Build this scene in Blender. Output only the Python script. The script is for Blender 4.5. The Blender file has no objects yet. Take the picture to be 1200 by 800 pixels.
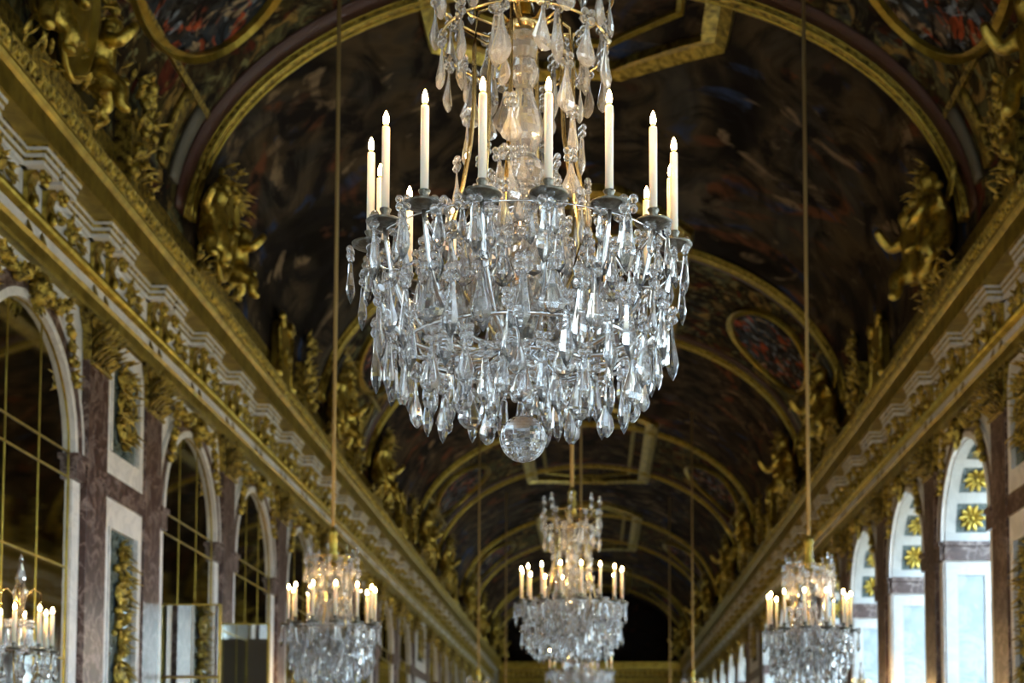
import bpy, math, random
from mathutils import Vector, Matrix
random.seed(7)
PI = math.pi
SC = bpy.context.scene
COL = SC.collection

# ------------------------------------------------------------------ camera
CZ = 1.6                      # eye height; all R(...) heights are above the eye
def R(z): return z + CZ
cam_d = bpy.data.cameras.new('camera')
cam = bpy.data.objects.new('camera', cam_d); COL.objects.link(cam)
cam.location = (0, 0, CZ)
cam.rotation_euler = (math.radians(90 + 3.6), 0, 0)
cam_d.sensor_width = 36; cam_d.lens = 49.5
cam_d.shift_x = -0.0808; cam_d.shift_y = 0.3425
cam_d.clip_start = 0.05; cam_d.clip_end = 300
cam_d.dof.use_dof = True; cam_d.dof.focus_distance = 6.0; cam_d.dof.aperture_fstop = 2.6
SC.camera = cam

# ------------------------------------------------------------------ light and exposure
SC.view_settings.view_transform = 'Standard'; SC.view_settings.look = 'None'
SC.view_settings.gamma = 1; SC.view_settings.use_curve_mapping = False
SC.view_settings.exposure = 1.25
SKY = 7.6
FLAME = 250.0
w = bpy.data.worlds.new('daylight'); SC.world = w; w.use_nodes = True
nt = w.node_tree; bg = nt.nodes['Background']
tc = nt.nodes.new('ShaderNodeTexCoord'); sp = nt.nodes.new('ShaderNodeSeparateXYZ'); rp = nt.nodes.new('ShaderNodeValToRGB')
nt.links.new(tc.outputs['Generated'], sp.inputs[0]); nt.links.new(sp.outputs[2], rp.inputs[0])
rp.color_ramp.elements[0].position = 0.0; rp.color_ramp.elements[0].color = (.20, .20, .17, 1)
rp.color_ramp.elements[1].position = 0.04; rp.color_ramp.elements[1].color = (.68, .84, 1.0, 1)
nt.links.new(rp.outputs[0], bg.inputs[0]); bg.inputs[1].default_value = SKY
cy = SC.cycles
cy.use_denoising = True; cy.max_bounces = 12; cy.diffuse_bounces = 4; cy.glossy_bounces = 5
cy.transmission_bounces = 10; cy.transparent_max_bounces = 12
cy.caustics_reflective = False; cy.caustics_refractive = False
cy.sample_clamp_indirect = 4.0; cy.sample_clamp_direct = 0; cy.blur_glossy = 0.5

# ------------------------------------------------------------------ hall dimensions
XC = -0.23                    # middle of the hall
WALL, PIL, MIR = 5.25, 5.17, 5.31
YA, YB = -4.5, 76.0           # the two end walls
PILS = [-2.69, 0.87, 4.43, 7.99, 11.55, 15.11, 17.04] + [17.04 + 3.56*k for k in range(1, 17)]
PANELS = [(15.11, 17.04), (41.96, 45.52)]
def is_panel(a, b): return any(abs(a-p) < .1 and abs(b-q) < .1 for p, q in PANELS)
SPRING, OPEN, ARCTOP = R(3.42), 1.2, R(5.03)
VZ, VA, VB = R(6.92), 5.0, 3.42
RIBS = [3.5, 12.1, 17.5, 26.1, 31.5, 40.1, 45.5, 53.9, 59.5, 67.9, 73.5]
def X(side, h): return XC + side*h
def vault(t, ins=0.0):        # t = angle from the right springing, point on the vault
    return Vector((XC + (VA-ins)*math.cos(t), 0, VZ + (VB-ins)*math.sin(t)))

# ------------------------------------------------------------------ materials
MATS = {}
def new_mat(name):
    m = bpy.data.materials.new(name); m.use_nodes = True
    MATS[name] = m; return m, m.node_tree, m.node_tree.nodes['Principled BSDF']
def ramp(nt, fac, stops):
    r = nt.nodes.new('ShaderNodeValToRGB')
    e = r.color_ramp.elements
    while len(e) < len(stops): e.new(0.5)
    for k, (p, c) in enumerate(stops): e[k].position = p; e[k].color = (*c, 1)
    nt.links.new(fac, r.inputs[0]); return r.outputs[0]
def noise(nt, scale, detail=4, dist=0, coord=None, rough=.55):
    n = nt.nodes.new('ShaderNodeTexNoise'); n.inputs['Scale'].default_value = scale
    n.inputs['Detail'].default_value = detail; n.inputs['Distortion'].default_value = dist
    n.inputs['Roughness'].default_value = rough
    if coord: nt.links.new(coord, n.inputs['Vector'])
    return n.outputs['Fac']
def coords(nt, which='Object', scale=(1, 1, 1), rot=(0, 0, 0), loc=(0, 0, 0)):
    t = nt.nodes.new('ShaderNodeTexCoord'); m = nt.nodes.new('ShaderNodeMapping')
    m.inputs['Scale'].default_value = scale; m.inputs['Rotation'].default_value = rot; m.inputs['Location'].default_value = loc
    nt.links.new(t.outputs[which], m.inputs[0]); return m.outputs[0]
def bump(nt, b, fac, strength, dist=.02):
    n = nt.nodes.new('ShaderNodeBump'); n.inputs['Strength'].default_value = strength; n.inputs['Distance'].default_value = dist
    nt.links.new(fac, n.inputs['Height']); nt.links.new(n.outputs[0], b.inputs['Normal'])
def mixc(nt, fac, a, b):
    m = nt.nodes.new('ShaderNodeMix'); m.data_type = 'RGBA'
    if hasattr(fac, 'type') or hasattr(fac, 'node'): nt.links.new(fac, m.inputs[0])
    else: m.inputs[0].default_value = fac
    for s, v in ((6, a), (7, b)):
        if isinstance(v, tuple): m.inputs[s].default_value = (*v, 1)
        else: nt.links.new(v, m.inputs[s])
    return m.outputs[2]
def gold(name, hi, lo, scale=9, rough=.38, metal=.75, bs=.5):
    m, nt, b = new_mat(name); c = coords(nt)
    n = noise(nt, scale, 5, .4, c)
    nt.links.new(ramp(nt, n, [(.34, lo), (.62, hi)]), b.inputs['Base Color'])
    b.inputs['Metallic'].default_value = metal; b.inputs['Roughness'].default_value = rough
    bump(nt, b, noise(nt, scale*3, 3, 0, c), bs, .02)
    return m
gold('gold', (.68, .52, .11), (.15, .11, .018), 9, .30, .9)
gold('gold_smooth', (.45, .345, .065), (.25, .19, .03), 5, .38, .85, .2)
gold('gold_leafy', (.68, .52, .11), (.05, .036, .008), 14, .32, .85, 1.0)
gold('gold_dull', (.45, .34, .07), (.03, .021, .007), 14, .4, .8, 1.0)
gold('brass', (.75, .55, .25), (.6, .42, .16), 6, .22, 1, .05)
def marble(name, base, vein, dark, scale=1.4, rough=.22, th=.06, dist=1.2):
    m, nt, b = new_mat(name); c = coords(nt)
    n = noise(nt, scale, 8, dist, c, .65)
    n2 = noise(nt, scale*3.1, 6, dist*.3, c, .75)
    a = ramp(nt, n2, [(.3, dark), (.7, base)])
    v = ramp(nt, n, [(.5-th, (0, 0, 0)), (.5, (1, 1, 1)), (.5+th, (0, 0, 0))])
    mm = nt.nodes.new('ShaderNodeMath'); mm.operation = 'MULTIPLY'; nt.links.new(v, mm.inputs[0]); nt.links.new(n2, mm.inputs[1])
    nt.links.new(mixc(nt, mm.outputs[0], a, vein), b.inputs['Base Color'])
    b.inputs['Roughness'].default_value = rough
marble('marble_red', (.095, .055, .050), (.46, .38, .36), (.028, .014, .013), 3.2, .3, .045, .8)
marble('marble_white', (.84, .86, .87), (.50, .54, .58), (.74, .77, .80), 1.8, .3, .05)
marble('marble_white_dimmed', (.50, .52, .52), (.34, .37, .39), (.44, .46, .47), 1.8, .3, .05)  # wall marble darkened for the reveals, offsetting the strong window light in its colour
marble('marble_green', (.09, .14, .15), (.3, .36, .36), (.03, .05, .055), 2.4, .2, .04)
marble('marble_blue', (.30, .37, .41), (.46, .50, .52), (.22, .29, .33), 1.5, .25, .06)
def painting(name, seed, tones, accents, sc=1.0):
    m, nt, b = new_mat(name)
    c = coords(nt, 'Object', (1, .8, 1), (.3*seed, .2, .5*seed), (seed*7.1, seed*3.3, seed*1.7))
    n1 = noise(nt, .55*sc, 3, 2.2, c, .5)
    col = ramp(nt, n1, [(.32+.36*k/(len(tones)-1), t) for k, t in enumerate(tones)])
    for k, (s, colr, th) in enumerate(accents):
        cc = coords(nt, 'Object', (1, 1.1, 1), (k*.9, .4+k, seed), (seed+k*5, k*11, 3))
        f = noise(nt, s*sc, 3, 2.5, cc, .5)
        f = ramp(nt, f, [(th-.03, (0, 0, 0)), (th+.04, (1, 1, 1))])
        col = mixc(nt, f, col, colr)
    f = noise(nt, 2.1*sc, 4, 2.0, c, .6)
    col2 = mixc(nt, ramp(nt, f, [(.38, (1, 1, 1)), (.56, (0, 0, 0))]), col, (.012, .010, .010))
    nt.links.new(col2, b.inputs['Base Color']); b.inputs['Roughness'].default_value = .8
    b.inputs['Specular IOR Level'].default_value = .04
painting('painting_sky', 1.0, [(.006, .005, .004), (.030, .024, .017), (.075, .055, .03), (.038, .036, .030), (.11, .09, .06)],
         [(.9, (.12, .05, .025), .62), (1.1, (.03, .05, .11), .64), (1.3, (.20, .15, .09), .64)], .42)
painting('painting_battle', 2.3, [(.006, .004, .003), (.035, .024, .014), (.08, .055, .03), (.035, .028, .018), (.12, .09, .05)],
         [(1.0, (.14, .045, .02), .63), (1.2, (.22, .15, .08), .65), (.8, (.03, .045, .09), .64)], .5)
painting('painting_band', 4.1, [(.012, .012, .007), (.06, .05, .018), (.03, .018, .010), (.10, .10, .045), (.05, .055, .05)],
         [(1.3, (.25, .17, .05), .58), (1.7, (.17, .17, .08), .60), (1.2, (.09, .022, .012), .60)], 1.0)
painting('painting_medallion', 6.2, [(.012, .012, .014), (.05, .045, .035), (.03, .045, .06), (.12, .10, .07)],
         [(1.2, (.38, .08, .03), .58), (1.4, (.22, .27, .32), .60), (1.7, (.36, .28, .17), .62)], 1.1)
painting('painting_dark', 8.4, [(.006, .005, .004), (.018, .013, .010), (.012, .013, .015)], [(1.2, (.06, .025, .015), .64)], 1.0)
def plain(name, col, rough=.5, metal=0, **kw):
    m, nt, b = new_mat(name); b.inputs['Base Color'].default_value = (*col, 1)
    b.inputs['Roughness'].default_value = rough; b.inputs['Metallic'].default_value = metal
    for k, v in kw.items(): b.inputs[k].default_value = v
    return m
plain('maroon', (.045, .012, .008), .5)
plain('mirror', (.62, .64, .60), .04, 1)
plain('silver', (.72, .73, .74), .18, 1)
gold('pewter', (.20, .185, .15), (.10, .09, .07), 20, .28, .9, .3)
plain('rope', (.46, .33, .13), .8)
plain('door_wood', (.16, .12, .09), .5)
plain('stone_paint', (.11, .11, .09), .6)
plain('dark_gap', (.02, .018, .015), .7)
m, nt, b = new_mat('parquet'); c = coords(nt, 'Object', (1, 1, 1), (0, 0, PI/4))
br = nt.nodes.new('ShaderNodeTexBrick'); nt.links.new(c, br.inputs['Vector']); br.inputs['Scale'].default_value = 2.2
br.inputs['Color1'].default_value = (.22, .12, .055, 1); br.inputs['Color2'].default_value = (.30, .17, .08, 1); br.inputs['Mortar'].default_value = (.06, .03, .015, 1)
nt.links.new(br.outputs[0], b.inputs['Base Color']); b.inputs['Roughness'].default_value = .3
# candle wax: cream, lets the flame glow through its upper end
plain('wax', (.95, .80, .64), .45, 0, **{'Subsurface Weight': .6, 'Subsurface Scale': .03})
MATS['wax'].node_tree.nodes['Principled BSDF'].inputs['Subsurface Radius'].default_value = (1, .7, .4)
m, nt, b = new_mat('flame')
b.inputs['Base Color'].default_value = (0, 0, 0, 1); b.inputs['Emission Color'].default_value = (1, .60, .22, 1)
c = nt.nodes.new('ShaderNodeTexCoord'); sx = nt.nodes.new('ShaderNodeSeparateXYZ'); nt.links.new(c.outputs['Generated'], sx.inputs[0])
nt.links.new(ramp(nt, sx.outputs[2], [(0, (.004, .004, .004)), (.14, (.004, .004, .004)), (.34, (1, 1, 1)), (.78, (1, 1, 1)), (.95, (.006, .006, .006))]), (mu := nt.nodes.new('ShaderNodeMath')).inputs[0])
mu.operation = 'MULTIPLY'; mu.inputs[1].default_value = FLAME; nt.links.new(mu.outputs[0], b.inputs['Emission Strength'])
nt.links.new(ramp(nt, sx.outputs[2], [(0, (1, .42, .08)), (.3, (1, .60, .22)), (.75, (1, .60, .22)), (1, (1, .5, .12))]), b.inputs['Emission Color'])
m, nt, b = new_mat('crystal')
b.inputs['Base Color'].default_value = (.98, .985, 1, 1); b.inputs['Roughness'].default_value = .03
b.inputs['IOR'].default_value = 1.52; b.inputs['Transmission Weight'].default_value = .95
m, nt, b = new_mat('rock_crystal')
b.inputs['Base Color'].default_value = (.97, .96, .94, 1); b.inputs['Roughness'].default_value = .06
b.inputs['IOR'].default_value = 1.54; b.inputs['Transmission Weight'].default_value = .82
m, nt, b = new_mat('window_glass')
for n in list(nt.nodes):
    if n.type == 'BSDF_PRINCIPLED': nt.nodes.remove(n)
out = [n for n in nt.nodes if n.type == 'OUTPUT_MATERIAL'][0]
tr = nt.nodes.new('ShaderNodeBsdfTransparent'); tr.inputs[0].default_value = (.93, .96, .96, 1)
gl = nt.nodes.new('ShaderNodeBsdfGlossy'); gl.inputs['Roughness'].default_value = .02
mx = nt.nodes.new('ShaderNodeMixShader'); mx.inputs[0].default_value = .06
nt.links.new(tr.outputs[0], mx.inputs[1]); nt.links.new(gl.outputs[0], mx.inputs[2]); nt.links.new(mx.outputs[0], out.inputs[0])

# ------------------------------------------------------------------ mesh builder
class MB:
    def __init__(s): s.v = []; s.f = []; s.m = []; s.s = []; s.mi = 0; s.sm = False
    def add(s, vs, fs):
        o = len(s.v); s.v += [tuple(p) for p in vs]
        for f in fs: s.f.append([i+o for i in f]); s.m.append(s.mi); s.s.append(s.sm)
    def box(s, a, b):
        (x0, y0, z0), (x1, y1, z1) = a, b
        if x0 > x1: x0, x1 = x1, x0
        if y0 > y1: y0, y1 = y1, y0
        if z0 > z1: z0, z1 = z1, z0
        s.add([(x0, y0, z0), (x1, y0, z0), (x1, y1, z0), (x0, y1, z0), (x0, y0, z1), (x1, y0, z1), (x1, y1, z1), (x0, y1, z1)],
              [(0, 3, 2, 1), (4, 5, 6, 7), (0, 1, 5, 4), (1, 2, 6, 5), (2, 3, 7, 6), (3, 0, 4, 7)])
    def rings(s, rings, closed=False, cap=True):
        n = len(rings[0]); vs = [p for r in rings for p in r]; fs = []
        m = len(rings)
        for i in range(m if closed else m-1):
            j = (i+1) % m
            for k in range(n):
                l = (k+1) % n; fs.append((i*n+k, i*n+l, j*n+l, j*n+k))
        if cap and not closed: fs += [tuple(range(n))[::-1], tuple((m-1)*n+k for k in range(n))]
        s.add(vs, fs)
    def lathe(s, prof, c=(0, 0, 0), n=12, sx=1, sy=1):
        s.rings([[(c[0]+r*math.cos(2*PI*k/n)*sx, c[1]+r*math.sin(2*PI*k/n)*sy, c[2]+z) for k in range(n)] for r, z in prof])
    def tube(s, path, rad, n=6, flat=1.0, up=None, closed=False):
        path = [Vector(p) for p in path]; rings = []
        N = len(path)
        for i, p in enumerate(path):
            a = path[(i-1) % N] if (closed or i > 0) else p
            b = path[(i+1) % N] if (closed or i < N-1) else p
            t = (b-a).normalized()
            u = Vector(up) if up else Vector((0, 0, 1))
            if abs(t.dot(u)) > .95: u = Vector((1, 0, 0)) if not up else Vector((.3, .2, .9))
            e1 = t.cross(u).normalized(); e2 = t.cross(e1).normalized()
            r = rad[i] if isinstance(rad, (list, tuple)) else rad
            rings.append([p + e1*(r*math.cos(2*PI*k/n)) + e2*(r*flat*math.sin(2*PI*k/n)) for k in range(n)])
        s.rings(rings, closed)
    def ball(s, c, r, n=8, m=6, sc=(1, 1, 1)):
        s.rings([[(c[0]+sc[0]*r*math.sin(PI*(i+.02)/(m+.04))*math.cos(2*PI*k/n), c[1]+sc[1]*r*math.sin(PI*(i+.02)/(m+.04))*math.sin(2*PI*k/n),
                   c[2]-sc[2]*r*math.cos(PI*(i+.02)/(m+.04))) for k in range(n)] for i in range(m+1)])
    def leaf(s, base, d, L, W, curl=(0, 0, 0), up=None, k=5):
        base = Vector(base); d = Vector(d).normalized(); c = Vector(curl); pts = []; rs = []
        for i in range(k):
            t = i/(k-1); pts.append(base + d*L*t + c*(t*t*L)); rs.append(W*(.25+1.5*t)*(1-t)**.7*1.1+.003 if t < 1 else .003)
        s.tube(pts, rs, 6, .35, up)
    def prism(s, outline, axis, a, b):   # outline in the two other axes
        n = len(outline)
        def P(u, v, w): return {'x': (w, u, v), 'y': (u, w, v), 'z': (u, v, w)}[axis]
        s.add([P(u, v, a) for u, v in outline]+[P(u, v, b) for u, v in outline],
              [tuple(range(n)), tuple(range(2*n-1, n-1, -1))]+[(k, (k+1) % n, n+(k+1) % n, n+k) for k in range(n)])
    def build(s, name, mats, parent=None, loc=None):
        me = bpy.data.meshes.new(name); me.from_pydata(s.v, [], s.f)
        if not isinstance(mats, (list, tuple)): mats = [mats]
        for m in mats: me.materials.append(MATS[m])
        me.polygons.foreach_set('material_index', s.m); me.polygons.foreach_set('use_smooth', s.s)
        import bmesh
        bm = bmesh.new(); bm.from_mesh(me); bmesh.ops.recalc_face_normals(bm, faces=bm.faces); bm.to_mesh(me); bm.free()
        me.update()
        o = bpy.data.objects.new(name, me); COL.objects.link(o)
        if parent: o.parent = parent
        if loc: o.location = loc
        return o
def empty(name, loc, rz=0, label=None, cat=None, group=None):
    o = bpy.data.objects.new(name, None); COL.objects.link(o); o.location = loc; o.rotation_euler = (0, 0, rz); o.empty_display_size = .1
    if label: tag(o, label, cat, group)
    return o
def tag(o, label, cat, group=None):
    o['label'] = label; o['category'] = cat
    if group: o['group'] = group
    return o
def struct(o): o['kind'] = 'structure'; return o
KIDS = {}
def reg():                       # children table, rebuilt when wanted
    KIDS.clear()
    for o in COL.objects:
        if o.parent: KIDS.setdefault(o.parent.name, []).append(o)
def copy_tree(o, parent=None):
    c = o.copy(); COL.objects.link(c)
    if parent: c.parent = parent
    for ch in KIDS.get(o.name, []): copy_tree(ch, c)
    return c
def link(name, me, parent, loc, rot=(0, 0, 0), sc=(1, 1, 1)):
    o = bpy.data.objects.new(name, me); COL.objects.link(o); o.parent = parent; o.location = loc; o.rotation_euler = rot; o.scale = sc
    return o
ORD = ['nearest', 'second', 'third', 'fourth', 'fifth', 'sixth', 'seventh', 'eighth', 'ninth', 'tenth', 'eleventh', 'twelfth', 'thirteenth', 'fourteenth', 'fifteenth', 'sixteenth', 'seventeenth', 'eighteenth', 'nineteenth', 'twentieth']
def nth(k): return ORD[min(k, len(ORD)-1)]

# ------------------------------------------------------------------ floor, walls
m = MB(); m.box((XC-6.6, YA-.3, -.2), (XC+6.6, YB+.3, 0)); struct(m.build('floor', 'parquet'))
def arch_pts(yc, r, z=SPRING, n=20): return [(yc - r*math.cos(PI*k/n), z + r*math.sin(PI*k/n)) for k in range(n+1)]
BAYS = []
prev = YA
edges = [YA] + PILS + [YB]
for a, b in zip(edges[:-1], edges[1:]):
    if b - a > 3 and not is_panel(a, b): BAYS.append((a+b)/2)
def wall_mesh(side, depth):
    m = MB(); xi, xo = X(side, WALL), X(side, WALL+depth)
    ys = sorted(b for b in BAYS if side > 0 or b > 11); y = YA
    for yc in ys:
        m.box((xi, y, 0), (xo, yc-OPEN, ARCTOP+.4)); y = yc+OPEN
        P = arch_pts(yc, OPEN)
        for (y0, z0), (y1, z1) in zip(P[:-1], P[1:]):
            t = ARCTOP+.4
            vs = [(x, yy, zz) for x in (xi, xo) for yy, zz in ((y0, z0), (y1, z1), (y1, t), (y0, t))]
            m.add(vs, [(0, 1, 2, 3), (7, 6, 5, 4), (0, 4, 5, 1), (3, 2, 6, 7)])
    m.box((xi, y, 0), (xo, YB, ARCTOP+.4))
    return m
struct(wall_mesh(-1, .35).build('wall_left', 'marble_white'))
struct(wall_mesh(1, .85).build('wall_right', 'marble_white'))
m = MB(); m.box((X(-1, WALL+.35), YA, 0), (X(-1, WALL+.5), YB, ARCTOP+.4)); struct(m.build('wall_left_backing', 'dark_gap'))
m = MB()                       # unseen near end wall; its tall windows are added for frontal daylight on crystals
FILL_WINDOWS = (-2.6, 2.2)
x = -6.4
for fx in FILL_WINDOWS:
    m.box((XC+x, YA-.3, 0), (XC+fx-1.1, YA, R(10.6))); m.box((XC+fx-1.1, YA-.3, 0), (XC+fx+1.1, YA, .5)); m.box((XC+fx-1.1, YA-.3, 6.6), (XC+fx+1.1, YA, R(10.6))); x = fx+1.1
m.box((XC+x, YA-.3, 0), (XC+6.4, YA, R(10.6)))
struct(m.build('wall_front', 'marble_white'))
for k, fx in enumerate(FILL_WINDOWS):  # added fill windows: bars, pane and portal, all out of view
    m = MB()
    for xx in (-1.1, -.37, .33, 1.06): m.box((XC+fx+xx, YA-.25, .5), (XC+fx+xx+.04, YA-.2, 6.6))
    for zz in (.5, 1.7, 2.9, 4.1, 5.3, 6.56): m.box((XC+fx-1.1, YA-.25, zz), (XC+fx+1.1, YA-.2, zz+.04))
    o = struct(m.build('window_%d' % (40+k), 'marble_white'))
    m = MB(); m.box((XC+fx-1.1, YA-.23, .5), (XC+fx+1.1, YA-.22, 6.6)); m.build('window_pane', 'window_glass', o)
    l = bpy.data.lights.new('daylight_opening', 'AREA'); l.shape = 'RECTANGLE'; l.size = 2.2; l.size_y = 6.1; l.cycles.is_portal = True
    o = bpy.data.objects.new('daylight_opening', l); COL.objects.link(o)
    o.location = (XC+fx, YA-.3, 3.55); o.rotation_euler = (PI/2, 0, 0)
m = MB(); m.box((XC-6.4, YB, 0), (XC+6.4, YB+.3, R(6.0))); struct(m.build('wall_back', 'marble_white'))

# arch surround shared by mirrors and windows: white bead, red marble ring, white outer bead, imposts, jamb strips
def ring_arch(m, x0, x1, r0, r1, n=20):
    a, b = arch_pts(0, r0, 0, n), arch_pts(0, r1, 0, n)
    rr = [[(x0, a[k][0], a[k][1]), (x0, b[k][0], b[k][1]), (x1, b[k][0], b[k][1]), (x1, a[k][0], a[k][1])] for k in range(n+1)]
    m.rings(rr)
def surround_meshes(side):
    s = -side                 # towards the room
    w = 0.0
    out = []
    m = MB(); m.sm = False
    ring_arch(m, w, s*.055, OPEN-.01, OPEN+.075)
    ring_arch(m, w, s*.05, OPEN+.235, OPEN+.27)
    for q in (-1, 1): m.box((w, q*OPEN, -SPRING+.02), (s*.03, q*(OPEN+.21), -.28))
    out.append(('white_moulding', m, 'marble_white'))
    m = MB(); ring_arch(m, w, s*.04, OPEN+.075, OPEN+.235)
    for q in (-1, 1):
        m.box((w, q*(OPEN-.02), -.27), (s*.075, q*(OPEN+.25), -.02)); m.box((w, q*(OPEN-.03), -.06), (s*.10, q*(OPEN+.265), 0.0))
    out.append(('red_marble_archivolt', m, 'marble_red'))
    m = MB(); m.sm = True     # mask keystone and the two garlands falling over the spandrels
    rnd = random.Random(3)
    m.ball((s*.12, 0, OPEN+.12), .13, 8, 6, (.9, .8, 1.3)); m.ball((s*.2, 0, OPEN+.08), .06, 8, 6); m.ball((s*.2, .05, OPEN+.16), .03, 6, 4); m.ball((s*.2, -.05, OPEN+.16), .03, 6, 4)
    for k in range(16):
        a = 2*PI*k/16; m.leaf((s*.08, .09*math.cos(a), OPEN+.12+.12*math.sin(a)), (s*.3, math.cos(a), math.sin(a)), .14, .04, (0, 0, -.2))
    out.append(('mask_keystone', m, 'gold_leafy'))
    for q in (-1, 1):
        m = MB(); m.sm = True
        for k in range(34):
            t = k/33; y = q*(.16+.94*t); z = OPEN+.25-.12*math.sin(PI*min(1, t*1.4)) - (.75*(t-.72)/.28 if t > .72 else 0)
            m.ball((s*(.07+.03*rnd.random()), y+rnd.uniform(-.03, .03), z+rnd.uniform(-.04, .04)), rnd.uniform(.04, .07), 6, 4)
            for j in range(2):
                m.leaf((s*.06, y, z), (s*rnd.uniform(.2, .9), rnd.uniform(-1, 1), rnd.uniform(-1, 1)), .13, .035)
        out.append(('gilded_garland', m, 'gold_leafy'))
    return out
SUR = {}
def add_surround(root, side):
    if side not in SUR:
        SUR[side] = []
        for nm, m, mt in surround_meshes(side):
            o = m.build(nm, mt, root); SUR[side].append((nm, o.data))
    else:
        for nm, me in SUR[side]: link(nm, me, root, (0, 0, 0))

vis_m = [y for y in BAYS if y > 11]
# mirrors of the left wall, one thing each: a glass face, a gilded grid, a marble surround
def mirror_meshes():
    x = -.012
    P = arch_pts(0, OPEN, 0)
    g = MB(); pts = [(-OPEN, .35-SPRING)] + P + [(OPEN, .35-SPRING)]
    g.prism(pts, 'x', x-.02, x)
    q = MB(); q.sm = False
    zt = lambda y: math.sqrt(max(0, OPEN**2-y*y))
    for y in (-.4, .4): q.box((x, y-.006, .35-SPRING), (x+.008, y+.006, zt(y)))
    for z in (0, -.26, -1.21, -2.16, -3.11, -4.06): q.box((x, -OPEN, z-.010), (x+.010, OPEN, z+.010))
    q2 = []
    a, b = arch_pts(0, OPEN-.02, 0), arch_pts(0, OPEN, 0)
    q.rings([[(x, a[k][0], a[k][1]), (x, b[k][0], b[k][1]), (x+.012, b[k][0], b[k][1]), (x+.012, a[k][0], a[k][1])] for k in range(21)])
    for s in (-1, 1): q.box((x, s*(OPEN-.02), .35-SPRING), (x+.012, s*OPEN, 0))
    return g, q
gm, qm = None, None
def make_mirror(yc, label, skip_lower=False):
    global gm, qm
    root = empty('arched_mirror', (X(-1, WALL), yc, SPRING), 0, label, 'mirror', 'arched mirrors of the left wall')
    if gm is None:
        g, q = mirror_meshes(); o = g.build('mirror_glass', 'mirror', root); gm = o.data
        o = q.build('gilded_grid', 'gold_smooth', root); qm = o.data
    else: link('mirror_glass', gm, root, (0, 0, 0)); link('gilded_grid', qm, root, (0, 0, 0))
    add_surround(root, -1)
    return root
for k, yc in enumerate(vis_m):
    if True:
        j = vis_m.index(yc)
        lab = 'arched gold-barred mirror cut by the left edge of the picture' if j == 0 else \
              'arched gold-barred mirror with two mirrored door leaves standing open below it' if yc == vis_m[1] else \
              'arched gold-barred mirror in the left wall, %s from the left edge of the picture' % nth(j)
    make_mirror(yc, lab)

# open mirrored door leaves in the second visible bay
y2 = vis_m[1]
for yy, nm, wd in ((y2-OPEN+.12, 'near', .76), (y2+OPEN-.06, 'far', .86)):
    t = empty('mirrored_door', (X(-1, WALL)-.02, yy, 0), 0,
              'mirrored door leaf in a thin gold frame, standing open at the %s side of the arch' % nm, 'door', 'open mirrored door leaves')
    m = MB(); m.box((0, .005, .32), (wd, .045, R(2.24))); m.build('door_leaf', 'door_wood', t)
    m = MB(); zt = R(2.24)
    for (x0, x1) in ((0, .022), (wd-.022, wd+.004)): m.box((x0, -.012, .3), (x1, .052, zt))
    z = zt
    while z > .4:
        m.box((0, -.012, z-.018), (wd, .006, z)); z -= .93
    m.build('gilded_frame', 'gold_smooth', t)
    z = zt
    while z > .9:
        m = MB(); m.box((.022, -.004, z-.91), (wd-.022, .005, z-.018)); m.build('mirror_pane', 'mirror', t); z -= .93

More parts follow.
